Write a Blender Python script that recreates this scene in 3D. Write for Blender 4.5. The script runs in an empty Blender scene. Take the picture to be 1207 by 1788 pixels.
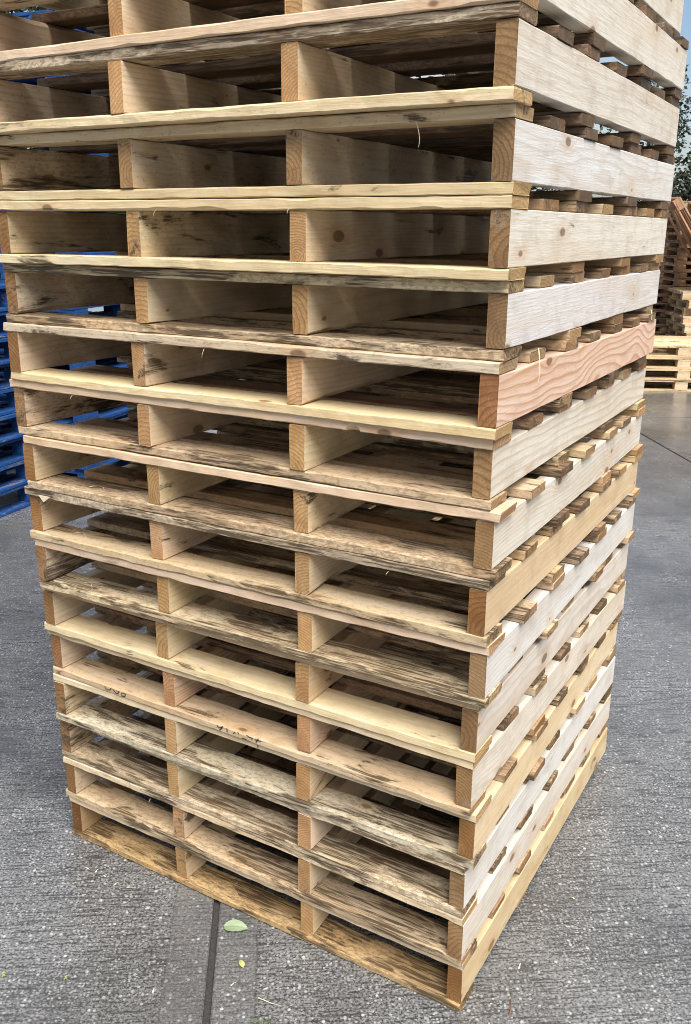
import bpy, bmesh, math, random
from mathutils import Vector, Matrix, noise

# ------------------------------------------------------------------ camera, world, sun, exposure
scene = bpy.context.scene
C = scene.collection
R_ = math.radians

cam_d = bpy.data.cameras.new('camera')
cam = bpy.data.objects.new('camera', cam_d)
C.objects.link(cam)
cam.matrix_world = Matrix.Translation((0, 0, 1.6646)) @ Matrix.Rotation(R_(90 - 17.428), 4, 'X') @ Matrix.Rotation(R_(0.447), 4, 'Z')
cam_d.sensor_fit = 'VERTICAL'
cam_d.sensor_height = 36.0
cam_d.lens = 36.0 * 1578.47 / 1788.0
cam_d.clip_start = 0.05
cam_d.clip_end = 2000
scene.camera = cam

CLOUD_X = 12.7
SUN_EL, SUN_AZ = 56.0, 162.0            # azimuth clockwise from +Y
world = bpy.data.worlds.new('World')
scene.world = world
world.use_nodes = True
wn = world.node_tree
bg = wn.nodes['Background']
sky = wn.nodes.new('ShaderNodeTexSky')
sky.sky_type = 'NISHITA'
sky.sun_disc = False
sky.sun_elevation = R_(SUN_EL)
sky.sun_rotation = R_(SUN_AZ)
sky.air_density = 1.0
sky.dust_density = 2.0
sky.ozone_density = 1.0
# broken bright cloud over the blue
wtc = wn.nodes.new('ShaderNodeTexCoord')
wno = wn.nodes.new('ShaderNodeTexNoise'); wno.inputs['Scale'].default_value = 2.2; wno.inputs['Detail'].default_value = 6.0; wno.inputs['Roughness'].default_value = 0.58
wra = wn.nodes.new('ShaderNodeValToRGB'); wra.color_ramp.elements[0].position = 0.40; wra.color_ramp.elements[1].position = 0.60
wmx = wn.nodes.new('ShaderNodeMix'); wmx.data_type = 'RGBA'
wmx.inputs[7].default_value = (5.0, 5.1, 5.25, 1)
wmp = wn.nodes.new('ShaderNodeVectorMath'); wmp.operation = 'ADD'
wmp.inputs[1].default_value = (CLOUD_X, 1.7, 0.4)
wn.links.new(wtc.outputs['Generated'], wmp.inputs[0])
wn.links.new(wmp.outputs[0], wno.inputs['Vector'])
wn.links.new(wno.outputs[0], wra.inputs[0])
wn.links.new(wra.outputs[0], wmx.inputs[0])
wn.links.new(sky.outputs['Color'], wmx.inputs[6])
wn.links.new(wmx.outputs[2], bg.inputs['Color'])
bg.inputs['Strength'].default_value = 0.068

sun_d = bpy.data.lights.new('sun', 'SUN')
sun_d.energy = 3.4
sun_d.angle = R_(42)
sun_d.color = (1.0, 0.975, 0.945)
sun = bpy.data.objects.new('sun', sun_d)
C.objects.link(sun)
sd = Vector((math.sin(R_(SUN_AZ)) * math.cos(R_(SUN_EL)), math.cos(R_(SUN_AZ)) * math.cos(R_(SUN_EL)), math.sin(R_(SUN_EL))))
sun.rotation_euler = sd.to_track_quat('Z', 'Y').to_euler()

vs = scene.view_settings
vs.view_transform = 'Standard'
vs.look = 'None'
vs.gamma = 1.0
vs.exposure = 1.15
vs.use_curve_mapping = False
scene.cycles.max_bounces = 6
scene.cycles.diffuse_bounces = 4
scene.cycles.glossy_bounces = 2
scene.cycles.filter_width = 1.0
scene.cycles.use_adaptive_sampling = True
scene.cycles.adaptive_threshold = 0.03

# ------------------------------------------------------------------ helpers
rng = random.Random(7)

def tag(o, label=None, cat=None, group=None, kind=None):
    if label: o['label'] = label
    if cat: o['category'] = cat
    if group: o['group'] = group
    if kind: o['kind'] = kind
    return o

def empty(name, loc=(0, 0, 0), rz=0.0):
    o = bpy.data.objects.new(name, None)
    o.empty_display_size = 0.1
    C.objects.link(o)
    o.location = loc
    o.rotation_euler = (0, 0, rz)
    return o

def link(name, me, mats, parent=None, loc=(0, 0, 0), rot=(0, 0, 0)):
    o = bpy.data.objects.new(name, me)
    C.objects.link(o)
    if mats is not None and len(me.materials) == 0:
        for m in (mats if isinstance(mats, (list, tuple)) else [mats]):
            me.materials.append(m)
    o.parent = parent
    o.location = loc
    o.rotation_euler = rot
    return o

def copy_tree(o, parent=None):
    c = o.copy()
    C.objects.link(c)
    c.parent = parent
    for ch in list(o.children):
        copy_tree(ch, c)
    return c

class NT:
    """tiny node-tree builder"""
    def __init__(self, name):
        self.m = bpy.data.materials.new(name)
        self.m.use_nodes = True
        self.t = self.m.node_tree
        self.n = self.t.nodes
        self.bsdf = self.n['Principled BSDF']
        self.out = self.n['Material Output']
    def _set(self, sock, v):
        if v is None: return
        if isinstance(v, bpy.types.NodeSocket): self.t.links.new(v, sock)
        else: sock.default_value = v
    def node(self, typ, **kw):
        n = self.n.new(typ)
        for k, v in kw.items(): setattr(n, k, v)
        return n
    def math(self, op, a, b=None, c=None, clamp=False):
        n = self.node('ShaderNodeMath', operation=op, use_clamp=clamp)
        self._set(n.inputs[0], a); self._set(n.inputs[1], b); self._set(n.inputs[2], c)
        return n.outputs[0]
    def vmath(self, op, a, b=None):
        n = self.node('ShaderNodeVectorMath', operation=op)
        self._set(n.inputs[0], a); self._set(n.inputs[1], b)
        return n.outputs[0]
    def comb(self, x, y, z):
        n = self.node('ShaderNodeCombineXYZ')
        for s, v in zip(n.inputs, (x, y, z)): self._set(s, v)
        return n.outputs[0]
    def sep(self, v):
        n = self.node('ShaderNodeSeparateXYZ'); self._set(n.inputs[0], v)
        return n.outputs
    def noise(self, vec, scale=1.0, detail=3.0, rough=0.55, dist=0.0):
        n = self.node('ShaderNodeTexNoise')
        self._set(n.inputs['Vector'], vec)
        n.inputs['Scale'].default_value = scale; n.inputs['Detail'].default_value = detail
        n.inputs['Roughness'].default_value = rough; n.inputs['Distortion'].default_value = dist
        return n.outputs[0]
    def voro(self, vec, scale, feature='F1'):
        n = self.node('ShaderNodeTexVoronoi', feature=feature)
        self._set(n.inputs['Vector'], vec); n.inputs['Scale'].default_value = scale
        return n.outputs
    def ramp(self, fac, stops, interp='LINEAR'):
        n = self.node('ShaderNodeValToRGB')
        cr = n.color_ramp; cr.interpolation = interp
        while len(cr.elements) < len(stops): cr.elements.new(0.5)
        for e, (p, c) in zip(cr.elements, stops):
            e.position = p; e.color = (c, c, c, 1) if isinstance(c, (int, float)) else (*c, 1)
        self._set(n.inputs[0], fac)
        return n.outputs[0]
    def maprange(self, v, a, b, c=0.0, d=1.0, smooth=False):
        n = self.node('ShaderNodeMapRange', interpolation_type='SMOOTHSTEP' if smooth else 'LINEAR')
        for i, x in enumerate((v, a, b, c, d)): self._set(n.inputs[i], x)
        return n.outputs[0]
    def mix(self, fac, a, b, mode='MIX'):
        n = self.node('ShaderNodeMix', data_type='RGBA', blend_type=mode)
        self._set(n.inputs[0], fac); self._set(n.inputs[6], a); self._set(n.inputs[7], b)
        return n.outputs[2]
    def bump(self, h, strength, dist, normal=None):
        n = self.node('ShaderNodeBump')
        n.inputs['Strength'].default_value = strength; n.inputs['Distance'].default_value = dist
        self._set(n.inputs['Height'], h); self._set(n.inputs['Normal'], normal)
        return n.outputs[0]

def col4(c): return (c[0], c[1], c[2], 1.0)

# ------------------------------------------------------------------ wood: solid growth rings around a pith line, knots, fibres, stains
def wood_material(name, end=False, ring_scale=30.0, paint=None, deep=1.0, mult=((0.88, 0.70, 0.48), (0.40, 0.23, 0.115))):
    """object colour = timber tint, its alpha = how stained, pass index = how strong the figure is"""
    k = NT(name)
    tc = k.node('ShaderNodeTexCoord'); oi = k.node('ShaderNodeObjectInfo')
    P = tc.outputs['Object']
    rnd = oi.outputs['Random']; tint = oi.outputs['Color']; stain = oi.outputs['Alpha']
    fig = k.math('DIVIDE', oi.outputs['Object Index'], 100.0)
    r2 = k.math('FRACT', k.math('MULTIPLY', rnd, 17.31))
    r3 = k.math('FRACT', k.math('MULTIPLY', rnd, 91.7))
    off = k.comb(k.math('MULTIPLY', rnd, 53.0), k.math('MULTIPLY', r2, 31.0), k.math('MULTIPLY', r3, 19.0))
    Q = k.vmath('ADD', P, off)
    xs = k.sep(P)
    wobn = k.node('ShaderNodeTexNoise')                      # two wobble channels from one noise
    k._set(wobn.inputs['Vector'], k.vmath('MULTIPLY', Q, (2.0, 4.5, 4.5)))
    wobn.inputs['Scale'].default_value = 1.0; wobn.inputs['Detail'].default_value = 2.0
    wc = k.sep(wobn.outputs['Color'])
    amp = k.math('MULTIPLY_ADD', fig, 0.15, 0.016)
    py = k.math('ADD', k.maprange(r2, 0, 1, -0.05, 0.05), k.math('MULTIPLY', k.math('SUBTRACT', wc[0], 0.5), amp))
    pz = k.math('ADD', k.maprange(r3, 0, 1, 0.015, 0.10), k.math('MULTIPLY', k.math('SUBTRACT', wc[1], 0.5), amp))
    if not end:
        # knots: sparse cells, slightly long along the grain; they push the rings aside
        qs = k.sep(Q)
        kn = k.node('ShaderNodeTexVoronoi', feature='F1', voronoi_dimensions='2D')
        k._set(kn.inputs['Vector'], k.comb(k.math('MULTIPLY', qs[0], 4.6), k.math('MULTIPLY', k.math('ADD', qs[1], qs[2]), 9.0), 0.0))
        kn.inputs['Scale'].default_value = 1.0
        kv = kn.outputs
        kr = k.sep(kv['Color'])
        has = k.math('GREATER_THAN', kr[0], 0.66)
        ksize = k.maprange(kr[1], 0.0, 1.0, 0.015, 0.10)
        kd = k.math('SUBTRACT', kv['Distance'], ksize)
        knot_core = k.math('MULTIPLY', k.maprange(kd, -0.02, 0.02, 1.0, 0.0, True), has)
        knot_halo = k.math('MULTIPLY', k.maprange(kd, 0.0, 0.22, 1.0, 0.0, True), has)
        pz = k.math('ADD', pz, k.math('MULTIPLY', knot_halo, 0.014))
    yy = k.math('ADD', xs[1], py); zz = k.math('ADD', xs[2], pz)
    wave = k.node('ShaderNodeTexWave', wave_type='RINGS', rings_direction='X', wave_profile='SAW')
    k._set(wave.inputs['Vector'], k.comb(k.math('MULTIPLY', xs[0], 0.05), yy, zz))
    k._set(wave.inputs['Scale'], k.math('MULTIPLY', k.maprange(rnd, 0, 1, 0.6, 1.5), ring_scale))
    wave.inputs['Distortion'].default_value = 2.2
    wave.inputs['Detail'].default_value = 1.0
    wave.inputs['Detail Scale'].default_value = 1.6
    ring = k.ramp(wave.outputs['Fac'], [(0.0, 0.05), (0.5, 0.25), (0.85, 1.0), (1.0, 0.1)])
    fib = k.noise(k.vmath('MULTIPLY', Q, (7.0, 330.0, 330.0)), 1.0, 2.0, 0.65)
    broad = k.noise(k.vmath('MULTIPLY', Q, (1.5, 17.0, 17.0)), 1.0, 3.0, 0.6)
    dark = k.mix(1.0, tint, (0.62, 0.44, 0.28, 1), 'MULTIPLY')
    if end:
        base = k.mix(1.0, tint, (*[m * deep for m in mult[0]], 1), 'MULTIPLY')
        dark = k.mix(1.0, tint, (*[m * deep for m in mult[1]], 1), 'MULTIPLY')
        c = k.mix(k.math('MULTIPLY', ring, 0.80), base, dark)
        speck = k.noise(k.vmath('MULTIPLY', Q, (300.0, 260.0, 260.0)), 1.0, 2.0, 0.7)
        c = k.mix(k.maprange(speck, 0.35, 0.70, 0.0, 0.55), c, dark)
        c = k.mix(k.maprange(broad, 0.40, 0.65, 0.0, 0.5), c, dark)
        c = k.mix(k.maprange(r3, 0.0, 1.0, 0.55, 0.0), c, k.mix(1.0, c, (0.62, 0.56, 0.50, 1), 'MULTIPLY'))
    else:
        rs = k.math('MULTIPLY', ring, k.math('MULTIPLY_ADD', fig, 0.80, 0.16))
        c = k.mix(rs, tint, dark)
        c = k.mix(k.maprange(fib, 0.42, 0.70, 0.0, 0.24), c, dark)
        blot = k.noise(k.vmath('MULTIPLY', Q, (14.0, 22.0, 22.0)), 1.0, 4.0, 0.7)
        c = k.mix(k.maprange(blot, 0.48, 0.66, 0.0, 0.50), c, k.mix(1.0, tint, (0.66, 0.60, 0.52, 1), 'MULTIPLY'))
        c = k.mix(k.maprange(broad, 0.48, 0.68, 0.0, 0.35), c, k.mix(1.0, tint, (0.80, 0.62, 0.42, 1), 'MULTIPLY'))
        c = k.mix(k.maprange(broad, 0.46, 0.30, 0.0, 0.25), c, k.mix(0.5, tint, (0.76, 0.72, 0.62, 1)))
        c = k.mix(k.math('MULTIPLY', knot_halo, 0.35), c, k.mix(1.0, tint, (0.74, 0.52, 0.32, 1), 'MULTIPLY'))
        c = k.mix(k.math('MULTIPLY', knot_core, 0.75), c, (0.11, 0.055, 0.028, 1))
    # weather: streaks, mould specks and a grey film, all scaled by the piece's own stain amount
    vs1 = k.maprange(r2, 0, 1, 0.45, 1.35)
    s1 = k.noise(k.vmath('MULTIPLY', Q, k.comb(k.math('MULTIPLY', vs1, 4.4), k.math('MULTIPLY', vs1, 17.0), k.math('MULTIPLY', vs1, 17.0))), 1.0, 6.0, 0.66, 0.5)
    s2 = k.noise(k.vmath('MULTIPLY', k.vmath('ADD', Q, (3, 9, 4)), (8.0, 170.0, 170.0)), 1.0, 3.0, 0.75)
    s3 = k.noise(k.vmath('MULTIPLY', Q, (70.0, 140.0, 140.0)), 1.0, 2.0, 0.75)
    lo = k.maprange(stain, 0.0, 1.0, 0.70, 0.31)
    m1 = k.maprange(s1, lo, k.math('ADD', lo, 0.055), 0.0, 1.0, True)
    halo = k.maprange(s1, k.math('SUBTRACT', lo, 0.09), k.math('ADD', lo, 0.02), 0.0, 1.0, True)
    m2 = k.maprange(s2, 0.42, 0.54, 0.0, 1.0, True)
    m3 = k.maprange(s3, k.math('ADD', lo, 0.02), k.math('ADD', lo, 0.08), 0.0, 1.0, True)
    sm = k.math('MULTIPLY', m1, k.math('MULTIPLY_ADD', m2, 0.66, 0.34))
    sm = k.math('MAXIMUM', sm, k.math('MULTIPLY', m3, k.math('MULTIPLY_ADD', stain, 0.5, 0.12)))
    sm = k.math('MULTIPLY', sm, 1.0, clamp=True)
    scol = k.mix(k.math('ADD', k.maprange(wc[2], 0.35, 0.65, 0.0, 0.6), k.math('MULTIPLY', r3, 0.4)), (0.014, 0.011, 0.008, 1), (0.080, 0.048, 0.022, 1))
    c = k.mix(k.math('MULTIPLY', halo, k.math('MULTIPLY', k.maprange(s2, 0.35, 0.65), 0.55)), c, k.mix(0.35, (0.20, 0.135, 0.070, 1), tint))
    c = k.mix(k.math('MULTIPLY', sm, 0.90), c, scol)
    if paint is not None:
        c = k.mix(k.math('MULTIPLY', k.maprange(s3, 0.30, 0.36, 0.4, 1.0), k.maprange(s1, 0.60, 0.66, 1.0, 0.25)), c, k.mix(k.maprange(s1, 0.3, 0.7, 0, 1), paint[0], paint[1]))
    k._set(k.bsdf.inputs['Base Color'], c)
    k._set(k.bsdf.inputs['Roughness'], k.maprange(sm, 0, 1, 0.75, 0.55))
    k.bsdf.inputs['Specular IOR Level'].default_value = 0.3
    hb = k.noise(k.vmath('MULTIPLY', Q, (22.0, 300.0, 300.0) if not end else (200.0, 260.0, 260.0)), 1.0, 1.0, 0.7)
    k._set(k.bsdf.inputs['Normal'], k.bump(hb, 0.38, 0.0014))
    return k.m

M_SIDE = wood_material('softwood_face')
M_END = wood_material('softwood_end_grain', end=True, ring_scale=42.0)
M_END_DEEP = wood_material('softwood_end_grain_dark', end=True, ring_scale=36.0, deep=0.72, mult=((0.82, 0.55, 0.29), (0.36, 0.19, 0.08)))
M_END_BOARD = wood_material('deck_board_end_grain', end=True, ring_scale=40.0, mult=((0.80, 0.67, 0.50), (0.40, 0.28, 0.18)))
M_BLUE = wood_material('blue_painted_wood', paint=((0.004, 0.027, 0.11, 1), (0.008, 0.068, 0.235, 1)))

# ------------------------------------------------------------------ concrete
SLAB_W, SLAB_L, JOINT = 3.27, 8.2, 0.017
JX0 = -0.312                                                # joint in the foreground
JANG = math.atan2(-0.030, 0.406)                            # its slight angle to the camera axis

def concrete_material():
    k = NT('brushed_concrete')
    tc = k.node('ShaderNodeTexCoord'); P = tc.outputs['Object']
    oi = k.node('ShaderNodeObjectInfo')
    W = k.vmath('ADD', P, k.comb(k.math('MULTIPLY', oi.outputs['Random'], 40.0), k.math('MULTIPLY', oi.outputs['Random'], 23.0), 0.0))
    xs = k.sep(P)
    ed = k.math('MINIMUM', k.math('SUBTRACT', SLAB_W / 2 - JOINT / 2, k.math('ABSOLUTE', xs[0])),
                k.math('SUBTRACT', SLAB_L / 2 - JOINT / 2, k.math('ABSOLUTE', xs[1])))
    edj = k.math('ADD', ed, k.math('MULTIPLY', k.math('SUBTRACT', k.noise(W, 24.0, 5.0, 0.75), 0.5), 0.022))
    margin = k.maprange(edj, 0.097, 0.101, 1.0, 0.0)
    lip = k.math('MULTIPLY', k.maprange(k.math('ABSOLUTE', k.math('SUBTRACT', edj, 0.099)), 0.0, 0.004, 1.0, 0.0), 1.0)
    rough_area = k.math('SUBTRACT', 1.0, k.math('MULTIPLY', margin, 0.45))
    # stones
    v1 = k.voro(k.vmath('MULTIPLY', W, (0.85, 1.0, 1.0)), 150.0)
    v2 = k.voro(W, 80.0)
    a1 = k.sep(v1['Color']); a2 = k.sep(v2['Color'])
    st1 = k.math('MULTIPLY', k.maprange(v1['Distance'], 0.28, 0.46, 1.0, 0.0), k.math('GREATER_THAN', a1[0], 0.50))
    st2 = k.math('MULTIPLY', k.maprange(v2['Distance'], 0.20, 0.40, 1.0, 0.0), k.math('GREATER_THAN', a2[0], 0.78))
    patch = k.noise(W, 2.3, 4.0, 0.6)
    patch2 = k.noise(k.vmath('ADD', W, (5, 2, 0)), 9.0, 3.0, 0.6)
    expo = k.maprange(patch2, 0.35, 0.6, 0.35, 1.0)
    # brush marks run across the slab
    b1 = k.noise(k.vmath('MULTIPLY', W, (9.0, 150.0, 1.0)), 1.0, 2.0, 0.55, 0.25)
    mott = k.noise(k.vmath('MULTIPLY', W, (0.80, 1.0, 1.0)), 165.0, 3.0, 0.75)
    groove = k.math('MULTIPLY', k.maprange(b1, 0.38, 0.49, 1.0, 0.0, True), rough_area)
    pit = k.math('MULTIPLY', k.maprange(mott, 0.41, 0.49, 1.0, 0.0, True), rough_area)
    grain = k.noise(W, 380.0, 1.0, 0.7)
    c = k.mix(k.maprange(patch, 0.36, 0.64), (0.10, 0.097, 0.092, 1), (0.23, 0.222, 0.21, 1))
    c = k.mix(k.math('MULTIPLY', margin, 0.5), c, (0.135, 0.130, 0.122, 1))
    c = k.mix(k.maprange(grain, 0.35, 0.75, 0.0, 0.5), c, (0.32, 0.305, 0.28, 1))
    c = k.mix(k.math('MULTIPLY', k.maprange(mott, 0.51, 0.60, 0.0, 0.7), rough_area), c, (0.36, 0.35, 0.33, 1))
    c = k.mix(k.math('MULTIPLY', groove, 0.70), c, (0.034, 0.031, 0.028, 1))
    c = k.mix(k.math('MULTIPLY', pit, 0.80), c, (0.026, 0.024, 0.022, 1))
    scol = k.mix(a1[1], (0.34, 0.33, 0.30, 1), (0.80, 0.785, 0.75, 1))
    c = k.mix(k.math('MULTIPLY', k.math('MULTIPLY', st1, 0.62), k.math('MULTIPLY', rough_area, expo)), c, scol)
    c = k.mix(k.math('MULTIPLY', st2, 0.8), c, k.mix(a2[1], (0.26, 0.24, 0.20, 1), (0.80, 0.785, 0.75, 1)))
    c = k.mix(k.math('MULTIPLY', lip, 0.45), c, (0.04, 0.037, 0.034, 1))
    c = k.mix(k.maprange(k.noise(W, 0.9, 4.0, 0.65), 0.48, 0.66, 0.0, 0.6), c, (0.05, 0.049, 0.047, 1))
    c = k.mix(1.0, c, (0.66, 0.68, 0.71, 1), 'MULTIPLY')
    k._set(k.bsdf.inputs['Base Color'], c)
    wet = k.maprange(patch, 0.35, 0.65, 0.40, 0.22)
    k._set(k.bsdf.inputs['Roughness'], wet)
    k.bsdf.inputs['Specular IOR Level'].default_value = 0.5
    k._set(k.bsdf.inputs['Coat Weight'], k.maprange(k.noise(W, 1.3, 4.0, 0.6), 0.36, 0.58, 0.6, 1.0))
    k.bsdf.inputs['Coat Roughness'].default_value = 0.22
    k.bsdf.inputs['Coat IOR'].default_value = 1.5
    h = k.math('ADD', k.math('MULTIPLY', b1, 0.7), k.math('MULTIPLY', mott, 1.6))
    h = k.math('MULTIPLY', h, rough_area)
    h = k.math('ADD', h, k.math('MULTIPLY', grain, 0.2))
    k._set(k.bsdf.inputs['Normal'], k.bump(h, 0.40, 0.0028))
    return k.m

def plain_material(name, c0, c1, scale=40.0, rough=0.7, stretch=(1, 1, 1), bump=0.3, dist=0.002, trans=0.0):
    k = NT(name)
    P = k.node('ShaderNodeTexCoord').outputs['Object']
    n = k.noise(k.vmath('MULTIPLY', P, stretch), scale, 4.0, 0.6)
    k._set(k.bsdf.inputs['Base Color'], k.mix(k.maprange(n, 0.3, 0.7), col4(c0), col4(c1)))
    k.bsdf.inputs['Roughness'].default_value = rough
    k._set(k.bsdf.inputs['Normal'], k.bump(n, bump, dist))
    return k.m

M_CONC = concrete_material()
M_SEAL = plain_material('dark_joint_sealant', (0.014, 0.013, 0.013), (0.05, 0.047, 0.043), 160, 0.8)

# ------------------------------------------------------------------ ground: dark sealant sheet under brushed slabs with open joints
def quad_mesh(name, x0, x1, y0, y1, z=0.0):
    me = bpy.data.meshes.new(name)
    me.from_pydata([(x0, y0, z), (x1, y0, z), (x1, y1, z), (x0, y1, z)], [], [(0, 1, 2, 3)])
    return me

ground = link('ground', quad_mesh('ground', -400, 400, -400, 400, -0.012), M_SEAL)
tag(ground, kind='structure')

def slab_mesh():
    bm = bmesh.new()
    hx, hy, d, b = SLAB_W / 2 - JOINT / 2, SLAB_L / 2 - JOINT / 2, 0.010, 0.003
    N = 420
    def outline(inset, amp):
        pts = []
        for i in range(N + 1):
            y = -hy + 2 * hy * i / N
            chip = noise.noise(Vector((y * 26, 3.1, 0))) * amp + max(0.0, noise.noise(Vector((y * 9, 8.8, 0))) - .35) * amp * 5
            pts.append((hx - inset - max(-.002, chip), y))
        for i in range(N + 1):
            y = hy - 2 * hy * i / N
            chip = noise.noise(Vector((y * 24, 13.1, 0))) * amp + max(0.0, noise.noise(Vector((y * 8, 28.8, 0))) - .35) * amp * 5
            pts.append((-hx + inset + max(-.002, chip), y))
        return pts
    rings = [outline(0, .0005), outline(0, .0010), outline(b, .0022)]
    zs = [-d, -b, 0.0]
    vv = [[bm.verts.new((x, y, z)) for x, y in r] for r, z in zip(rings, zs)]
    M = len(vv[0])
    for a, c in zip(vv, vv[1:]):
        for i in range(M):
            bm.faces.new((a[i], a[(i + 1) % M], c[(i + 1) % M], c[i]))
    L_, R2 = vv[-1][:N + 1], vv[-1][N + 1:][::-1]
    for i in range(N): bm.faces.new((R2[i], L_[i], L_[i + 1], R2[i + 1]))
    me = bpy.data.meshes.new('concrete_slab'); bm.to_mesh(me); bm.free()
    me.materials.append(M_CONC)
    return me

slab_me = slab_mesh()
cr, sr = math.cos(JANG), math.sin(JANG)
jo = Vector((-0.312, 1.756))
for kx in range(-4, 6):
    for ky in range(-1, 4):
        lx = (kx + 0.5) * SLAB_W
        ly = -1.756 + 8.05 - SLAB_L / 2 + ky * SLAB_L
        # local frame: x across, y along the joint (direction (sin a, cos a))
        o = link('concrete_slab', slab_me, None, ground)
        ax = Vector((math.cos(JANG), -math.sin(JANG))); ay = Vector((math.sin(JANG), math.cos(JANG)))
        p = jo + ax * lx + ay * ly
        o.location = (p.x, p.y, 0.0)
        o.rotation_euler = (0, 0, -JANG)
# yard beyond the slabs, same height, butted against nothing
M_YARD = plain_material('yard_concrete', (0.14, 0.135, 0.125), (0.22, 0.21, 0.195), 3.0, 0.5)
yard = link('yard', quad_mesh('yard', -400, 400, 30.5, 400, -0.002), M_YARD)
tag(yard, kind='structure')

# ------------------------------------------------------------------ planks
def plank_mesh(name, L, w, h, seed, segs=18, rough=1.0, bow=0.002, wane=None, notch=None, flare=0.0):
    """sawn piece: length along x, width y, height z, centred; uneven chamfers and slightly wandering faces.
    wane = (which long edge 0..3, x0, x1, depth); notch = (edge, x, half width, depth)"""
    rnd = random.Random(seed)
    o = Vector((rnd.uniform(-90, 90), rnd.uniform(-90, 90), rnd.uniform(-90, 90)))
    bx, bz = rnd.uniform(-bow, bow), rnd.uniform(-bow, bow) * 0.5
    hw, hh = w / 2, h / 2
    sgn = ((-1, -1), (1, -1), (1, 1), (-1, 1))
    xs = [-L / 2 + L * i / segs for i in range(segs + 1)]
    extra = []
    if notch: extra += [notch[1] - notch[2], notch[1] - notch[2] * 0.7, notch[1], notch[1] + notch[2] * 0.6, notch[1] + notch[2]]
    if wane: extra += [wane[1], wane[2], (wane[1] + wane[2]) / 2]
    xs = sorted(set([round(x, 5) for x in xs + [e for e in extra if -L / 2 < e < L / 2]]))
    verts, faces = [], []
    for i, x in enumerate(xs):
        f = x / L
        cy = bx * (1 - 4 * f * f) + 0.0010 * rough * noise.noise(o + Vector((x * 3, 0, 0)))
        cz = bz * (1 - 4 * f * f) + 0.0006 * rough * noise.noise(o + Vector((x * 3, 7, 0)))
        for e, (sy, sz) in enumerate(sgn):
            ch = 0.0010 + 0.0026 * rough * max(0.0, noise.noise(o + Vector((x * 16, e * 5.0, 3)))) + 0.0012 * rough * abs(noise.noise(o + Vector((x * 60, e * 5.0, 8))))
            if wane and e == wane[0] and wane[1] <= x <= wane[2]:
                t = (x - wane[1]) / (wane[2] - wane[1])
                ch += wane[3] * math.sin(math.pi * t) ** 0.5 * (0.8 + 0.4 * noise.noise(o + Vector((x * 25, 1, 1))))
            if notch and e == notch[0] and abs(x - notch[1]) < notch[2]:
                ch += notch[3] * (1 - abs(x - notch[1]) / notch[2]) ** 0.5
            ch = min(ch, 0.85 * hh * 2, hw * 0.9)
            jy = 0.0007 * rough * noise.noise(o + Vector((x * 22, e * 3.0, 11)))
            jz = 0.0005 * rough * noise.noise(o + Vector((x * 22, e * 3.0, 17)))
            a = (x, cy + sy * (hw + jy), cz + sz * (hh - ch + jz))
            b = (x, cy + sy * (hw - ch + jy), cz + sz * (hh + jz))
            if e in (1, 3): verts += [a, b]
            else: verts += [b, a]
    # order round the section: e0(b,a)?  -> keep it counter-clockwise
    n = 8
    order = [1, 0, 2, 3, 5, 4, 6, 7] if False else None
    # section order for e0: b=(bottom inner), a=(side); wanted ccw seen from +x: e0.a? build explicit
    idx = {}
    sec = []
    # e0 stores [b,a] at 0,1 ; e1 stores [a,b] at 2,3 ; e2 stores [b,a] at 4,5 ; e3 stores [a,b] at 6,7
    sec = [1, 0, 3, 2, 5, 4, 7, 6]
    sec = [1, 0, 3, 2, 5, 4, 7, 6]
    mats = []
    for i in range(len(xs) - 1):
        A, B = i * n, (i + 1) * n
        for j in range(n):
            p, q = sec[j], sec[(j + 1) % n]
            faces.append((A + p, B + p, B + q, A + q)); mats.append(0)
    faces.append(tuple(reversed([p for p in sec]))); mats.append(1)
    T = (len(xs) - 1) * n
    faces.append(tuple(T + p for p in sec)); mats.append(1)
    # ragged ends
    for i, s in ((0, -1), (len(xs) - 1, 1)):
        for j in range(n):
            v = list(verts[i * n + j]); v[0] += s * rnd.uniform(-0.0012, 0.0012) * rough + s * flare * rnd.uniform(0, 1); verts[i * n + j] = tuple(v)
    me = bpy.data.meshes.new(name)
    me.from_pydata(verts, [], faces)
    me.polygons.foreach_set('material_index', mats)
    me.validate()
    bm = bmesh.new(); bm.from_mesh(me); bmesh.ops.recalc_face_normals(bm, faces=bm.faces); bm.to_mesh(me); bm.free()
    me.materials.append(M_SIDE); me.materials.append(M_END)
    return me

def splinter_mesh(pts, r=0.0006, tip=0.3):
    """thin curved sliver along a polyline"""
    bm = bmesh.new(); prev = None; n = len(pts)
    for i, p in enumerate(pts):
        rr = r * (1 - (1 - tip) * i / (n - 1))
        ring = [bm.verts.new((p[0] + rr * math.cos(a), p[1] + rr * math.sin(a), p[2] + 0.3 * rr * math.sin(2 * a))) for a in (0, 2.1, 4.2)]
        if prev:
            for j in range(3): bm.faces.new((prev[j], prev[(j + 1) % 3], ring[(j + 1) % 3], ring[j]))
        else: bm.faces.new(ring[::-1])
        prev = ring
    bm.faces.new(prev)
    bmesh.ops.recalc_face_normals(bm, faces=bm.faces)
    me = bpy.data.meshes.new('splinter'); bm.to_mesh(me); bm.free()
    return me

M_SLIVER = plain_material('pale_wood_fibre', (0.62, 0.52, 0.34), (0.72, 0.64, 0.46), 60, 0.8)
M_TORN = plain_material('torn_grey_wood', (0.40, 0.33, 0.23), (0.52, 0.44, 0.32), 90, 0.85)
M_INK = plain_material('black_marker_ink', (0.012, 0.010, 0.010), (0.03, 0.022, 0.018), 300, 0.6)

# ------------------------------------------------------------------ the tall stack of wooden pallets
PW, PL, HS, BT, SW, PITCH = 1.1987, 1.1861, 0.0912, 0.0198, 0.0352, 0.13204
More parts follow.
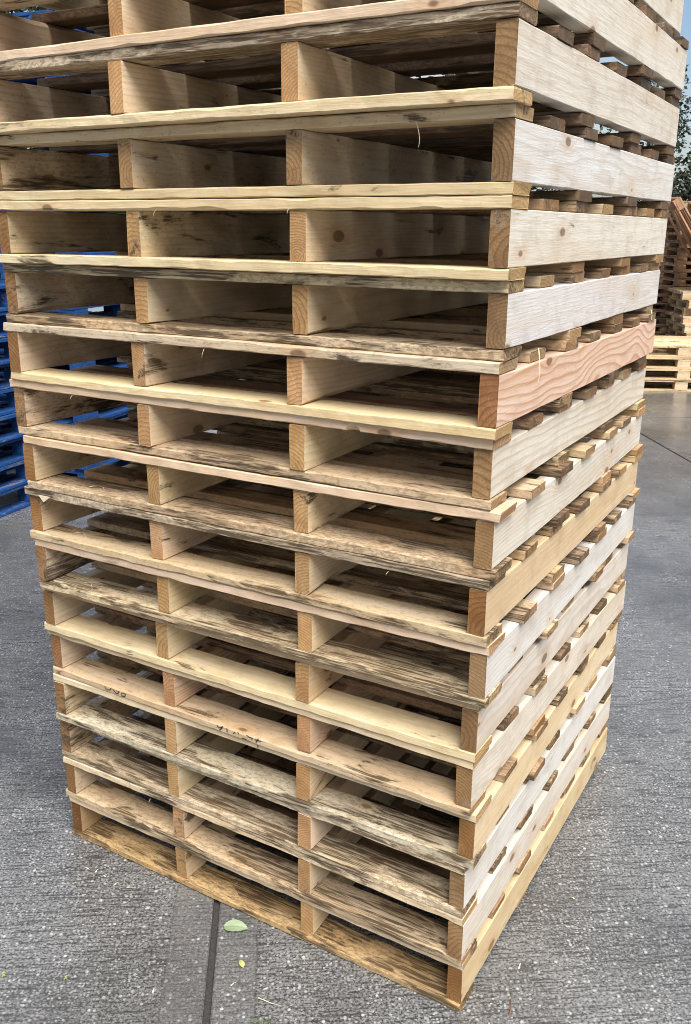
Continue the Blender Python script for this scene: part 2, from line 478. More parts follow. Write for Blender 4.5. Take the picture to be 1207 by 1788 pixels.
# near corner x, y, turn, second and third stringer (share of the width from the near corner)
FIT = [(0.2649, 1.5906, 0.0043, 0.6673, 0.3399), (0.2598, 1.5790, 0.0061, 0.6626, 0.3394), (0.2548, 1.5762, 0.0092, 0.6637, 0.3321),
       (0.2686, 1.5681, -0.0069, 0.6689, 0.3463), (0.2556, 1.5584, 0.0102, 0.6621, 0.3348), (0.2606, 1.5530, 0.0016, 0.6707, 0.3377),
       (0.2684, 1.5327, -0.0053, 0.6602, 0.3375), (0.2607, 1.5292, -0.0026, 0.6613, 0.3346), (0.2655, 1.5271, -0.0102, 0.6621, 0.3424),
       (0.2531, 1.5261, -0.0036, 0.6631, 0.3348), (0.2545, 1.5098, 0.0019, 0.6706, 0.3423), (0.2644, 1.5221, -0.0052, 0.6652, 0.3403),
       (0.2599, 1.5058, -0.0012, 0.6656, 0.3363), (0.2569, 1.5011, 0.0027, 0.6697, 0.3393), (0.2457, 1.4700, 0.0002, 0.6581, 0.3344),
       (0.2478, 1.4696, 0.0012, 0.6555, 0.3284), (0.2371, 1.4908, -0.0025, 0.6670, 0.3330),
       (0.2402, 1.4790, 0.0020, 0.6650, 0.3350), (0.2380, 1.4760, -0.0030, 0.6670, 0.3330)]
PHI = 0.52482
TOPV = {4: [0.04, .205, .405, .593, .785, .98, 1.125], 5: [.04, .211, .392, .59, .75, .93, 1.11], 7: [.042, .212, .408, .603, .784, .955, 1.128],
        8: [.045, .223, .396, .586, .79, .955, 1.145], 9: [.042, .208, .395, .588, .81, .968, 1.145], 10: [.044, .232, .423, .605, .779, .945, 1.12],
        11: [.042, .209, .402, .581, .784, .95, 1.115], 12: [.044, .214, .404, .61, .80, .985, 1.14], 13: [.04, .208, .385, .578, .788, .974, 1.14],
        14: [.042, .213, .40, .588, .78, .949, 1.137], 15: [.04, .222, .395, .597, .807, .979, 1.143]}
BOTV = {9: [.042, .404, .80, 1.145], 10: [.042, .415, .80, 1.14], 11: [.038, .393, .768, 1.085], 12: [.044, .407, .783, 1.11], 13: [.044, .405, .78, 1.14],
        14: [.042, .396, .77, 1.125], 15: [.045, .397, .783, 1.145], 16: [.042, .413, .79, 1.145]}
OUT = {1: -.003, 2: -.003, 3: -.003, 4: .006, 5: .003, 6: -.006, 7: .007, 8: .008, 9: .010, 10: .004, 11: .000, 12: -.001, 13: -.001, 14: -.001, 15: -.001, 16: .000, 17: -.001, 18: 0.0, 19: 0.0}
CREAM = (0.62, 0.51, 0.345); YEL = (0.63, 0.52, 0.32); PINK = (0.61, 0.475, 0.34); TAN = (0.54, 0.42, 0.27); GREY = (0.56, 0.475, 0.345)
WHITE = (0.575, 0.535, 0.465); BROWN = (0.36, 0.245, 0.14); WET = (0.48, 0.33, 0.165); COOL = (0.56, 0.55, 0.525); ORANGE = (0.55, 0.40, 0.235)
ROSE = (0.60, 0.445, 0.355)
# per pallet: (bottom front board tint, stain), (top front board tint, stain), (right stringer tint, stain, figure)
LOOK = {1: ((WET, .60), (CREAM, .38), (CREAM, .10, .15)), 2: ((TAN, .52), (CREAM, .42), (WHITE, .08, .25)), 3: ((CREAM, .66), (GREY, .56), (COOL, .12, .1)),
        4: (((0.53, 0.47, 0.35), .54), (CREAM, .25), (CREAM, .12, .2)), 5: ((TAN, .34), (CREAM, .18), (WHITE, .16, .35)), 6: ((YEL, .22), (ORANGE, .30), (WHITE, .12, .3)),
        7: ((CREAM, .56), (PINK, .22), (COOL, .16, .25)), 8: ((TAN, .42), (GREY, .70), (TAN, .26, .1)), 9: ((TAN, .64), (PINK, .10), (WHITE, .16, .4)),
        10: ((TAN, .48), (PINK, .16), (WHITE, .12, .5)), 11: ((YEL, .14), (GREY, .38), (ROSE, .10, 1.0)), 12: ((TAN, .64), (YEL, .58), (COOL, .12, .25)),
        13: ((YEL, .18), (YEL, .12), (WHITE, .26, .1)), 14: ((YEL, .18), (CREAM, .30), (COOL, .14, .25)), 15: ((YEL, .22), (GREY, .66), (WHITE, .24, .2)),
        16: ((PINK, .08), (GREY, .4), (WHITE, .30, .1)), 17: ((YEL, .2), (YEL, .2), (WHITE, .2, .1)), 18: ((CREAM, .2), (CREAM, .2), (WHITE, .2, .1)), 19: ((TAN, .3), (YEL, .2), (COOL, .2, .1))}
LABELS = {1: 'lowest pallet of the tall pale stack, its wet dark bottom board on the concrete',
          2: 'second pallet from the ground in the tall pale stack', 3: 'third pallet from the ground in the tall stack, bluish white on its right side',
          4: 'fourth pallet from the ground in the tall stack, under the board with handwriting',
          5: 'fifth pallet from the ground in the tall stack, black handwriting on its front board edge',
          6: 'sixth pallet from the ground, clean yellow front board above the handwriting',
          7: 'seventh pallet from the ground in the tall stack, grey mould on its front board', 8: 'eighth pallet from the ground in the tall stack, tan right side',
          9: 'ninth pallet from the ground in the tall stack, brown stained front board',
          10: 'tenth pallet from the ground, directly under the pallet with the pink stringer',
          11: 'pallet with a pink swirling grained right stringer halfway up the tall stack',
          12: 'pallet resting directly on the one with the pink grained stringer', 13: 'thirteenth pallet from the ground, pale yellow boards at the camera\'s eye level',
          14: 'fourteenth pallet from the ground in the tall stack, straw hanging from its top board',
          15: 'fifteenth pallet from the ground, grey weathered top board near the top edge of the photo',
          16: 'highest pallet of the tall stack whose front shows, pinkish sawn bottom board', 17: 'pallet of the tall stack showing only its right side in the upper right corner',
          18: 'pallet of the tall stack just above the upper picture edge', 19: 'uppermost pallet of the tall stack, well above the picture'}

def jit(c, r, a=0.06):
    f = 1 + r.uniform(-a, a)
    return (c[0] * f * (1 + r.uniform(-a, a) * .4), c[1] * f, c[2] * f * (1 + r.uniform(-a, a)))

def dress(o, tint, stain, fig=0.2):
    o.color = (tint[0], tint[1], tint[2], stain)
    o.pass_index = int(round(fig * 100))

def world_pallet(i):
    r = random.Random(100 + i)
    x, y, dp, o2, o3 = FIT[i - 1]
    a = PHI + dp
    root = empty('wooden_pallet', (x, y, (i - 1) * PITCH), -a)
    tag(root, LABELS[i], 'pallet', 'pallets of the tall pale stack')
    (bt, bs), (tt, ts), (rt, rs, rf) = LOOK[i]
    zs = BT + 0.0006 + HS / 2
    # stringers (length runs along local y)
    xs = [-SW / 2, -o3 * PW, -o2 * PW, -PW + SW / 2]
    for kx, sx in enumerate(xs):
        fwd = r.uniform(-0.004, 0.004)
        wane = None
        if kx and r.random() < 0.4: wane = (r.choice((0, 3, 2)), -0.60, r.uniform(-0.45, -0.2), r.uniform(0.006, 0.014))
        if i == 11 and kx == 0: wane = (1, -0.18, 0.16, 0.010)
        if i == 9 and kx == 0: wane = (1, -0.32, -0.02, 0.016)
        if i == 7 and kx == 0: wane = (1, -0.22, 0.15, 0.018)
        if i == 6 and kx == 0: wane = (2, 0.35, 0.55, 0.02)
        me = plank_mesh('stringer', PL, SW - r.uniform(0, .0015), HS - 0.0008, 1000 * i + kx, segs=16, wane=wane, bow=0.0022)
        o = link('stringer', me, None, root, (sx, PL / 2 + fwd, zs), (0, 0, math.pi / 2))
        if kx == 0: dress(o, jit(rt, r, .03), rs * .45, rf)
        else: dress(o, jit((0.63, 0.51, 0.345) if kx < 3 else (0.55, 0.44, 0.30), r, .10), r.uniform(.10, .34) if kx < 3 else r.uniform(.25, .5), r.uniform(.1, .3))
        if i == 5 and kx in (1, 2): dress(o, (0.60, 0.45, 0.33), .08, .9)
        if i == 1 and kx in (0, 3): dress(o, (0.54, 0.43, 0.26) if kx == 0 else (0.36, 0.25, 0.14), .12, rf)
        if i == 11 and kx == 0: o['label'] = 'pink stringer with bold swirling grain'
        if kx in (0, 3): me.materials[1] = M_END_DEEP
        stringers.setdefault(i, []).append(o)
    out = OUT[i]
    tv = TOPV.get(i, [.043 + q * .1833 + r.uniform(-.012, .012) * (0 < q < 6) for q in range(7)])
    bv = BOTV.get(i, [.043, .404 + r.uniform(-.012, .012), .785 + r.uniform(-.012, .012), 1.143])
    for layer, vs_, zc in (('deck_board', tv, BT + HS + 0.0012 + BT / 2), ('bottom_board', bv, BT / 2)):
        for q, v in enumerate(vs_):
            lead = q == 0
            wd = r.uniform(0.079, 0.088)
            Lb = PW + 0.002 + r.uniform(-.003, .008)
            e_out = out + r.uniform(-.004, .004)
            if i in (1, 2, 3) and not lead: e_out += r.uniform(-.004, .003)
            if lead: e_out = max(e_out, -.001) * (0.8 if i == 9 else 0.4)
            wane = notch = None
            if r.random() < (0.6 if lead else 0.35): wane = (r.choice((0, 1, 2, 3)), *sorted((r.uniform(-.6, .6), r.uniform(-.6, .6))), r.uniform(.002, .0045) if lead else r.uniform(.003, .008))
            if wane and wane[2] - wane[1] < 0.05: wane = None
            if i == 10 and lead and layer == 'deck_board': notch = (0, 0.325, 0.016, 0.016); wane = None
            if i == 9 and lead and layer == 'deck_board': wane = None
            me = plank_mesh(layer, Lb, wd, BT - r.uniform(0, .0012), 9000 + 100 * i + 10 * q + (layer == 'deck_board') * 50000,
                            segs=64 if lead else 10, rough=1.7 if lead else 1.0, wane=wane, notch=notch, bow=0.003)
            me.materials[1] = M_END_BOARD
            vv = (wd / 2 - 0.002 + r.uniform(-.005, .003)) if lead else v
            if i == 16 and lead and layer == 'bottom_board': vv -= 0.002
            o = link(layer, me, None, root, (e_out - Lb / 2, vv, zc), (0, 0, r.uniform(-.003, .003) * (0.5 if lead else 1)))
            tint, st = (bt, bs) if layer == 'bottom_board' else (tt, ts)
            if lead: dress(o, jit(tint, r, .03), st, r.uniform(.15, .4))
            else: dress(o, jit(r.choice((TAN, TAN, BROWN, BROWN, BROWN, ORANGE)), r, .10), r.uniform(.3, .75) if i < 12 else r.uniform(.2, .55), r.uniform(.1, .5))  # inner boards tinted darker, part of the interior shade put into their colour
            if not lead and i >= 14: dress(o, jit((0.25, 0.17, 0.105), r, .15), .65, .2)  # upper inner boards darker still: interior shade put into tint and stain
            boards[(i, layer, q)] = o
    return root

stringers, boards, pallets = {}, {}, {}
for i in range(1, 20):
    pallets[i] = world_pallet(i)

# black marker handwriting on the front edge of the fifth pallet's bottom board (and one stroke on the board below)
STROKES = [[(-1.0043, .0223), (-1.0016, .0157), (-.9944, .0121), (-.9860, .0169), (-.9816, .0254)],
           [(-.9765, .0228), (-.9703, .0157), (-.9640, .0103), (-.9586, .0150), (-.9543, .0243)],
           [(-.9456, .0196), (-.9464, .0105), (-.9438, .0072), (-.9357, .0104), (-.9330, .0192), (-.9395, .0221), (-.9456, .0196)],
           [(-.6410, .0233), (-.6392, .0186), (-.6324, .0172), (-.6252, .0247)], [(-.6241, .0259), (-.6285, .0157), (-.6347, .0084)],
           [(-.6120, .0244), (-.6120, .0103)], [(-.5934, .0135), (-.5892, .0209)], [(-.5804, .0246), (-.5777, .0193)],
           [(-.5685, .0082), (-.5570, .0084)], [(-.5546, .0240), (-.5471, .0202), (-.5386, .0203), (-.5406, .0145)],
           [(-.5215, .0258), (-.5285, .0096)], [(-.5311, .0184), (-.5141, .0195)]]

def stroke_mesh(strokes, w=0.0021):
    bm = bmesh.new()
    for s in strokes:
        for (x0, z0), (x1, z1) in zip(s, s[1:]):
            d = Vector((x1 - x0, 0, z1 - z0)); ln = d.length
            if ln < 1e-6: continue
            d /= ln; nrm = Vector((-d.z, 0, d.x)) * w / 2
            a = Vector((x0, 0, z0)) - d * w * .4; b = Vector((x1, 0, z1)) + d * w * .4
            f = [a - nrm, b - nrm, b + nrm, a + nrm]
            lo = [bm.verts.new(p) for p in f]; hi = [bm.verts.new(p + Vector((0, -0.0004, 0))) for p in f]
            bm.faces.new(hi)
            for j in range(4): bm.faces.new((lo[j], lo[(j + 1) % 4], hi[(j + 1) % 4], hi[j]))
    bmesh.ops.recalc_face_normals(bm, faces=bm.faces)
    me = bpy.data.meshes.new('handwriting'); bm.to_mesh(me); bm.free()
    return me

def front_face_y(o):
    return min(v.co.y for v in o.data.vertices)

wb = boards[(5, 'bottom_board', 0)]
loc = wb.location
ss = [[(x - loc.x, z * 0.72 + 0.0002 - loc.z) for x, z in s] for s in STROKES]
for q, word in enumerate((ss[:3], ss[3:])):
    hw_ = link('handwriting', stroke_mesh(word), M_INK, wb, (0, front_face_y(wb) - 0.0003, 0))
    hw_['label'] = ('three rounded black marker letters', 'longer row of black marker letters')[q]
wb4 = boards[(4, 'deck_board', 0)]
off_x = pallets[5].location.x - pallets[4].location.x
h2 = link('handwriting', stroke_mesh([[(-.5183 - wb4.location.x - .02, .006), (-.5176 - wb4.location.x - .02, -.003)]]), M_INK, wb4, (0, front_face_y(wb4) - 0.0003, 0))

# slivers and fibres hanging off sawn edges
def hang(i, x, z, ln, lean=0.0, r=0.0006, y=-0.006, label=None, right=False):
    pts = []
    for t in range(7):
        f = t / 6
        if right: pts.append((0.004 + 0.006 * math.sin(f * 2.2), y - lean * f, z - ln * f))
        else: pts.append((x + lean * math.sin(f * 2.0), y - 0.006 * math.sin(f * 1.6), z - ln * f))
    o = link('splinter', splinter_mesh(pts, r), M_SLIVER, pallets[i])
    if label: o['label'] = label
hang(14, -0.168, 0.1135, 0.040, 0.010, 0.0009, label='pale straw hanging from the top board')
hang(12, 0, 0.006, 0.065, 0.004, 0.0011, y=0.165, right=True, label='pale fibre hanging down the right side')
hang(12, 0, 0.010, 0.030, 0.012, 0.0011, y=1.10, right=True)
for i, x, ln in ((11, -.62, .018), (13, -.73, .012), (13, -.42, .009), (8, -.20, .008), (2, -.88, .009), (10, -1.0, .008)):
    hang(i, x, BT + HS + 0.0015, ln, rng.uniform(-.004, .004), 0.0004)
for i, ang in ((7, .5), (9, -.3), (8, .2)):
    x0 = -1.06 + rng.uniform(-.03, .12)
    pts = [(x0 + .05 * t / 5, 0.030 + .012 * math.sin(t * .8 + ang), BT + .0025 + .002 * math.sin(t)) for t in range(6)]
    link('splinter', splinter_mesh(pts, .0012), M_SLIVER, pallets[i])
# torn flake under the front of the eighth pallet
bm = bmesh.new()
fl = [(-1.155, -.004, .001), (-1.115, -.004, .001), (-1.130, -.006, -.010), (-1.136, -.007, -.014)]
va = [bm.verts.new(p) for p in fl]; vb = [bm.verts.new((p[0], p[1] + .0012, p[2])) for p in fl]
bm.faces.new(va); bm.faces.new(vb[::-1])
for j in range(4): bm.faces.new((va[j], vb[j], vb[(j + 1) % 4], va[(j + 1) % 4]))
me = bpy.data.meshes.new('torn_flake'); bm.to_mesh(me); bm.free()
link('torn_flake', me, M_TORN, pallets[9], (0, 0, -.012))

# ------------------------------------------------------------------ background pallets
def simple_plank(L, w, h, seed, mats):
    me = plank_mesh('board', L, w, h, seed, segs=5, rough=1.2, bow=0.002)
    me.materials.clear()
    for m in mats: me.materials.append(m)
    return me

def block_pallet(name, w, d, hgt, mats, tints, seed, stain):
    """block pallet: deck boards over cross bearers, nine blocks, three bottom runners; origin at its base centre"""
    r = random.Random(seed)
    root = empty(name)
    t = 0.020
    hb = hgt - 4 * t - 0.002
    deck = [simple_plank(w, 0.11, t, seed + q, mats) for q in range(2)]
    bear = simple_plank(d, 0.13, t, seed + 5, mats)
    run = simple_plank(w, 0.10, t, seed + 6, mats)
    blk = plank_mesh('block', 0.135, 0.10, hb, seed + 7, segs=2, rough=1.0)
    blk.materials.clear(); [blk.materials.append(m) for m in (mats[0], mats[1])]
    def dr(o):
        c = jit(r.choice(tints), r, .12); dress(o, c, r.uniform(*stain), r.uniform(.1, .4))
    for q in range(3): dr(link('runner', run, None, root, (0, -d / 2 + .05 + q * (d - .10) / 2, t / 2)))
    for q in range(3):
        for p in range(3):
            dr(link('block', blk, None, root, (-w / 2 + .07 + p * (w - .14) / 2, -d / 2 + .05 + q * (d - .10) / 2, t + .0005 + hb / 2)))
    for p in range(3): dr(link('bearer', bear, None, root, (-w / 2 + .07 + p * (w - .14) / 2, 0, t + hb + .001 + t / 2), (0, 0, math.pi / 2)))
    nd = 7
    for q in range(nd): dr(link('deck_board', deck[q % 2], None, root, (0, -d / 2 + .055 + q * (d - .11) / (nd - 1), 2 * t + hb + .0015 + t / 2)))
    return root, 3 * t + hb + .002

# blue pallets behind on the left: two stacks
ORD = ['lowest', 'second', 'third', 'fourth', 'fifth', 'sixth', 'seventh', 'eighth', 'ninth', 'tenth', 'eleventh', 'twelfth', 'thirteenth', 'fourteenth', 'fifteenth', 'sixteenth', 'seventeenth', 'eighteenth', 'nineteenth', 'twentieth']
def stack(proto, n, pitch, cx, cy, rz, labels, cat, group, seed, jx=.012, jr=.012, lean=0.0, recolour=None, first=None):
    r = random.Random(seed); out = []
    for q in range(n):
        o = proto if (q == 0 and first) else copy_tree(proto)
        o.location = (cx + r.uniform(-jx, jx) + lean * q, cy + r.uniform(-jx, jx), q * pitch)
        o.rotation_euler = (0, 0, rz + r.uniform(-jr, jr))
        tag(o, labels(q), cat, group)
        if recolour:
            for ch in o.children:
                t, s = recolour(q, r); dress(ch, jit(t, r, .14), s, r.uniform(.1, .4))
        out.append(o)
    return out

bp, bh = block_pallet('blue_pallet', 1.2, 1.0, 0.168, (M_BLUE, M_BLUE), [(0.35, 0.28, 0.2)], 501, (.1, .4))
ba = R_(68)      # direction of the visible long side
dirv = Vector((math.cos(ba), math.sin(ba))); nrm = Vector((-math.sin(ba), math.cos(ba)))   # nrm points left, into the stack
near = Vector((-2.06, 5.12)) - dirv * 0.78
cA = near + dirv * 0.6 + nrm * 0.5
stack(bp, 9, bh + .0008, cA.x, cA.y, ba, lambda q: 'blue painted pallet, %s from the ground in the nearer blue stack on the left' % ORD[q] if q else 'blue painted pallet lowest in the nearer blue stack on the left',
      'pallet', 'blue pallets of the nearer stack', 11, first=True)
cB = near + dirv * 2.05 + nrm * 0.38
stack(bp, 19, bh + .0008, cB.x, cB.y, ba + .03, lambda q: 'blue painted pallet, %s from the ground in the farther blue stack behind' % ORD[q] if q else 'blue painted pallet lowest in the farther blue stack behind',
      'pallet', 'blue pallets of the farther stack', 12)

# pale new pallets and older brown pallets behind on the right
yp, yh = block_pallet('pale_pallet', 1.2, 1.0, 0.142, (M_SIDE, M_END), [TAN, CREAM, YEL], 601, (.15, .4))
stack(yp, 4, yh + .0008, 3.66, 10.24, R_(-4), lambda q: 'pale yellow block pallet, %s of the low stack at the right edge' % ('lowest' if q == 0 else ('topmost' if q == 3 else ORD[q])),
      'pallet', 'pale pallets of the low stack', 13, first=True)
op, oh = block_pallet('brown_pallet', 1.2, 1.0, 0.122, (M_SIDE, M_END), [TAN, BROWN], 701, (.2, .5))
RED = (0.40, 0.23, 0.13)
stack(op, 9, oh + .0008, 4.97, 12.3, R_(-5), lambda q: 'tan block pallet, %s of the medium stack behind the pale yellow pallets' % ('lowest' if q == 0 else ('topmost' if q == 8 else ORD[q])),
      'pallet', 'tan pallets of the medium right stack', 14, jx=.05, jr=.04, recolour=lambda q, r: (r.choice((TAN, ORANGE, CREAM)), .3), first=True)
stack(op, 19, oh + .0008, 5.15, 13.6, R_(4), lambda q: 'reddish brown pallet, %s of the tallest right stack under the trees' % ('lowest' if q == 0 else ('topmost' if q == 18 else ORD[q])),
      'pallet', 'reddish pallets of the tallest right stack', 17, jx=.04, jr=.06, recolour=lambda q, r: (r.choice((RED, BROWN, TAN, RED)), .35))
stack(op, 17, oh + .0008, 0.42, 4.75, R_(-28), lambda q: 'dark brown pallet, %s of the stack added behind the tall pale stack to block rear light' % ('lowest' if q == 0 else ('topmost' if q == 16 else ORD[q])),  # added stack, hidden by the tall one, cuts off light from the rear
      'pallet', 'dark pallets added behind the tall stack to block light', 16, jx=.02, jr=.02, recolour=lambda q, r: (r.choice((BROWN, (0.24, 0.15, 0.08))), .5))
# a second old stack to its left, nearly hidden, with two pallets tipped up against it
stack(op, 9, oh + .0008, 3.86, 13.2, R_(3), lambda q: 'dark brown block pallet, %s of the stack half hidden behind the tall pale stack' % ('lowest' if q == 0 else ('topmost' if q == 8 else ORD[q])),
      'pallet', 'dark pallets of the hidden right stack', 15, jx=.03, jr=.03, recolour=lambda q, r: (r.choice((BROWN, RED, (0.20, 0.13, 0.08))), .55))
for q, (x, y, z, ry, lab) in enumerate(((4.40, 12.2, 1.52, 0.98, 'reddish pallet tipped up on edge on the medium right stack'),
                                        (4.72, 12.4, 1.50, 0.90, 'brown pallet leaning against the other tipped pallet on the right'))):
    o = copy_tree(op)
    o.location = (x, y, z); o.rotation_euler = (0.04, ry, -.12 + .1 * q)
    for ch in o.children: dress(ch, jit(RED if q == 0 else BROWN, rng, .25), .3, .3)
    tag(o, lab, 'pallet', 'tipped pallets on the right')

# ------------------------------------------------------------------ trees
M_BARK = plain_material('bark', (0.035, 0.028, 0.022), (0.10, 0.08, 0.06), 14, 0.9, (1, 1, .2), 0.8, .02)
def leaf_material(name, a, b):
    k = NT(name)
    gi = k.node('ShaderNodeNewGeometry')
    k._set(k.bsdf.inputs['Base Color'], k.mix(gi.outputs['Random Per Island'], col4(a), col4(b)))
    k.bsdf.inputs['Roughness'].default_value = 0.5
    return k.m
M_LEAF = leaf_material('dark_evergreen_leaf', (0.010, 0.016, 0.008), (0.036, 0.050, 0.024))

def tree(x, y, h, rad, seed, label, nleaf=9000):
    r = random.Random(seed)
    root = empty('evergreen_tree', (x, y, 0))
    tag(root, label, 'tree', 'trees behind the pallet yard')
    bm = bmesh.new()
    def limb(p, q, r0, r1, n=7):
        d = (q - p).normalized(); s = d.orthogonal().normalized(); t = d.cross(s)
        rings = []
        for f in (0, .33, .66, 1):
            c = p.lerp(q, f) + Vector((r.uniform(-1, 1), r.uniform(-1, 1), 0)) * r0 * .4 * (0 < f < 1)
            rr = r0 + (r1 - r0) * f
            rings.append([bm.verts.new(c + (s * math.cos(6.283 * j / n) + t * math.sin(6.283 * j / n)) * rr) for j in range(n)])
        for a, b in zip(rings, rings[1:]):
            for j in range(n): bm.faces.new((a[j], a[(j + 1) % n], b[(j + 1) % n], b[j]))
        bm.faces.new(rings[-1])
    limb(Vector((0, 0, -.05)), Vector((r.uniform(-.2, .2), 0, h * .8)), .19, .05)
    tips = []
    for q in range(26):
        z = h * r.uniform(.12, .78); a = r.uniform(0, 6.283); ln = rad * r.uniform(.55, 1.0) * (1.15 - z / h * .75)
        e = Vector((math.cos(a) * ln, math.sin(a) * ln, z + ln * r.uniform(.1, .6)))
        limb(Vector((0, 0, z)), e, .05, .012, 5); tips.append((Vector((0, 0, z)), e))
    me = bpy.data.meshes.new('trunk'); bm.to_mesh(me); bm.free()
    link('trunk', me, M_BARK, root)
    clumps = []
    for a, e in tips:
        for f in (.45, .7, .95, 1.1): clumps.append((a.lerp(e, f) + Vector((r.uniform(-.25, .25), r.uniform(-.25, .25), r.uniform(-.2, .3))), r.uniform(.22, .5)))
    for q in range(12): clumps.append((Vector((r.uniform(-.4, .4), r.uniform(-.4, .4), h * r.uniform(.75, 1.0))), r.uniform(.2, .45)))
    vs_, fs = [], []
    for q in range(nleaf):
        c, s = clumps[r.randrange(len(clumps))]
        p = c + Vector((r.gauss(0, 1), r.gauss(0, 1), r.gauss(0, .8))) * s * .55
        d = Vector((r.gauss(0, 1), r.gauss(0, 1), r.gauss(-.2, .8))).normalized(); sd_ = d.orthogonal().normalized()
        sd_ = (sd_ * math.cos(q) + d.cross(sd_) * math.sin(q))
        ln, w = r.uniform(.07, .13), r.uniform(.018, .034)
        b = len(vs_)
        vs_ += [p, p + d * ln * .5 + sd_ * w, p + d * ln, p + d * ln * .5 - sd_ * w]
        fs.append((b, b + 1, b + 2, b + 3))
    me = bpy.data.meshes.new('crown'); me.from_pydata(vs_, [], fs)
    link('crown', me, M_LEAF, root)
    return root
tree(7.9, 17.6, 4.7, 1.9, 31, 'dark evergreen tree at the right edge above the brown pallets', 14000)
tree(5.9, 18.6, 4.5, 1.7, 32, 'dark evergreen tree showing through the upper gaps of the tall stack')
tree(3.3, 20.0, 4.2, 1.8, 33, 'evergreen tree behind the middle of the tall stack')
tree(10.4, 19.5, 5.2, 2.1, 34, 'taller evergreen tree just outside the right picture edge')

tree(-1.2, 10.6, 5.6, 2.3, 35, 'dark evergreen tree behind the blue stacks, seen through the upper left gaps', 16000)
tree(-4.4, 11.6, 5.9, 2.4, 36, 'dark evergreen tree left of the one behind the blue stacks', 14000)
tree(1.3, 13.5, 5.2, 2.1, 37, 'dark evergreen tree hidden behind the centre of the tall stack', 12000)

# ------------------------------------------------------------------ litter on the ground
M_LEAFG = plain_material('fallen_green_leaf', (0.20, 0.27, 0.15), (0.30, 0.36, 0.23), 45, 0.5, (1, 3, 1))
M_LEAFY = plain_material('fallen_yellow_leaf', (0.34, 0.36, 0.12), (0.46, 0.46, 0.20), 60, 0.5)
M_BUD = plain_material('yellow_green_bud', (0.20, 0.21, 0.06), (0.30, 0.30, 0.11), 90, 0.6)
M_TWIG = plain_material('reddish_twig', (0.12, 0.055, 0.035), (0.20, 0.10, 0.06), 90, 0.8)
M_STICK = plain_material('dark_stick', (0.03, 0.025, 0.02), (0.06, 0.045, 0.035), 60, 0.8)
M_MOSS = plain_material('moss', (0.07, 0.09, 0.04), (0.14, 0.17, 0.08), 80, 0.9)

def leaf_shape(L, w, curl, lift, seed):
    r = random.Random(seed); n = 12; vs_, fs = [], []
    for i in range(n + 1):
        t = i / n; x = (t - .5) * L
        half = w * .5 * math.sin(math.pi * min(1, t ** .8)) ** .75 + .0004
        z = lift * math.sin(math.pi * t) + .0025
        for j, s in enumerate((-1, -.5, 0, .5, 1)):
            vs_.append((x, s * half * (1 + r.uniform(-.04, .04)), z + curl * s * s - .0006 * (s == 0)))
    for i in range(n):
        for j in range(4):
            a = i * 5 + j; fs.append((a, a + 5, a + 6, a + 1))
    me = bpy.data.meshes.new('leaf'); me.from_pydata(vs_, [], fs)
    return me

def solid(o, t):
    md = o.modifiers.new('thickness', 'SOLIDIFY'); md.thickness = t; md.offset = 1
    return o
lf = link('fallen_leaf', None or leaf_shape(.062, .040, .0025, .004, 1), M_LEAFG, None, (-.265, 1.834, .001), (0, 0, R_(-8)))
tag(solid(lf, .0004), 'pale green oval leaf lying beside the concrete joint', 'leaf')
vein = link('midrib', splinter_mesh([(-.036, 0, .0034), (-.02, 0, .006), (0, 0, .0078), (.02, 0, .006), (.031, 0, .0035)], .0007), M_LEAFY, lf)
l2 = link('fallen_leaf', leaf_shape(.024, .012, .002, .003, 2), M_LEAFY, None, (-.237, 1.717, .001), (0, 0, R_(115)))
tag(solid(l2, .0004), 'small pale yellow leaf below the green leaf', 'leaf')
sv = link('wood_sliver', splinter_mesh([(-.025, .012, .003), (-.012, .005, .004), (.006, -.004, .004), (.026, -.009, .003)], .0022, .3), M_SLIVER, None, (-.163, 1.608, .001))
tag(sv, 'thin white wood sliver on the concrete near the bottom edge', 'wood sliver')
def bud(x, y, seed, label):
    r = random.Random(seed); root = empty('fallen_bud', (x, y, 0)); tag(root, label, 'bud')
    for q in range(4):
        me = leaf_shape(r.uniform(.006, .009), .004, .001, .002, seed + q)
        solid(link('petal', me, M_BUD, root, (r.uniform(-.005, .005), r.uniform(-.006, .006), .001 + .001 * q), (r.uniform(-.4, .4), r.uniform(-.4, .4), r.uniform(0, 6))), .0004)
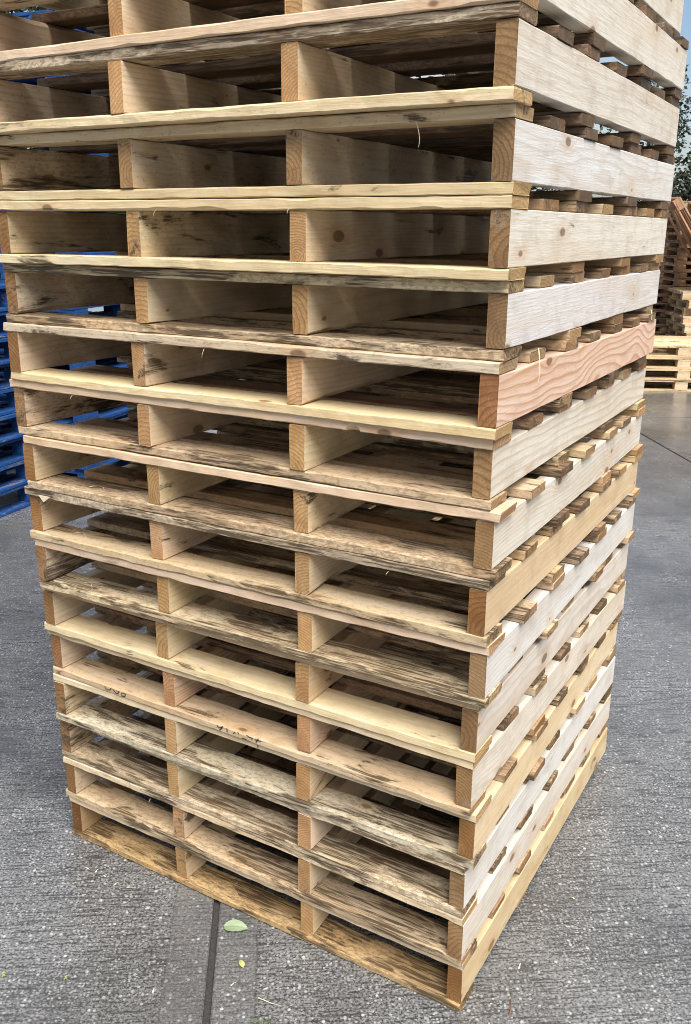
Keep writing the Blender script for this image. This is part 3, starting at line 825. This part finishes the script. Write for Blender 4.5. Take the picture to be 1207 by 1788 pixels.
bud(-.636, 1.672, 41, 'tiny yellow green bud on the rough concrete left of the joint')
bud(-.781, 1.679, 42, 'tiny yellow green bud cut by the left picture edge')
tw = link('twig', splinter_mesh([(-.006, -.030, .003), (0, -.012, .005), (.004, .006, .005), (.010, .026, .004)], .0022, .5), M_TWIG, None, (.378, 1.609, 0))
tag(tw, 'short reddish brown twig on the concrete right of the stack corner', 'twig')
st = link('stick', splinter_mesh([(-.055, .004, .005), (-.02, .002, .006), (.02, -.006, .006), (.05, -.012, .004)], .004, .6), M_STICK, None, (-1.46, 3.761, 0))
tag(st, 'thin dark stick on the concrete left of the stack', 'stick')
r = random.Random(77)
mo = empty('moss_tuft', (-.172, 1.556, 0)); tag(mo, 'small green moss tuft at the bottom picture edge', 'moss')
for q in range(14):
    me = leaf_shape(r.uniform(.006, .014), .003, .0006, .003, 300 + q)
    solid(link('frond', me, M_MOSS, mo, (r.uniform(-.018, .018), r.uniform(-.008, .008), .001), (r.uniform(-.6, .6), r.uniform(-.6, .6), r.uniform(0, 6))), .0004)
# pale wood chips scattered at the foot of the stack's left corner
CH = [(-.72, 2.09), (-.695, 2.05), (-.665, 2.04), (-.64, 2.02), (-.60, 1.99), (-.71, 1.99), (-.56, 1.975), (-.25, 1.66), (.42, 1.72), (.33, 1.53), (-.43, 1.64), (.60, 1.95)]
where = ['nearest the stack corner', 'second along the foot of the stack', 'third along the foot of the stack', 'fourth along the foot of the stack', 'fifth along the foot of the stack',
         'a little left of the others', 'last of the row along the stack foot', 'right of the concrete joint', 'right of the reddish twig', 'left of the reddish twig', 'left of the concrete joint', 'far right of the stack']
for q, ((x, y), wh) in enumerate(zip(CH, where)):
    a = r.uniform(0, 3); ln = r.uniform(.004, .009)
    o = link('wood_chip', splinter_mesh([(-ln * math.cos(a), -ln * math.sin(a), .002), (0, 0, .004), (ln * math.cos(a), ln * math.sin(a), .003)], .0022, .5), M_SLIVER, None, (x, y, 0))
    tag(o, 'tiny pale wood chip on the concrete, ' + wh, 'wood chip', 'wood chips on the concrete')
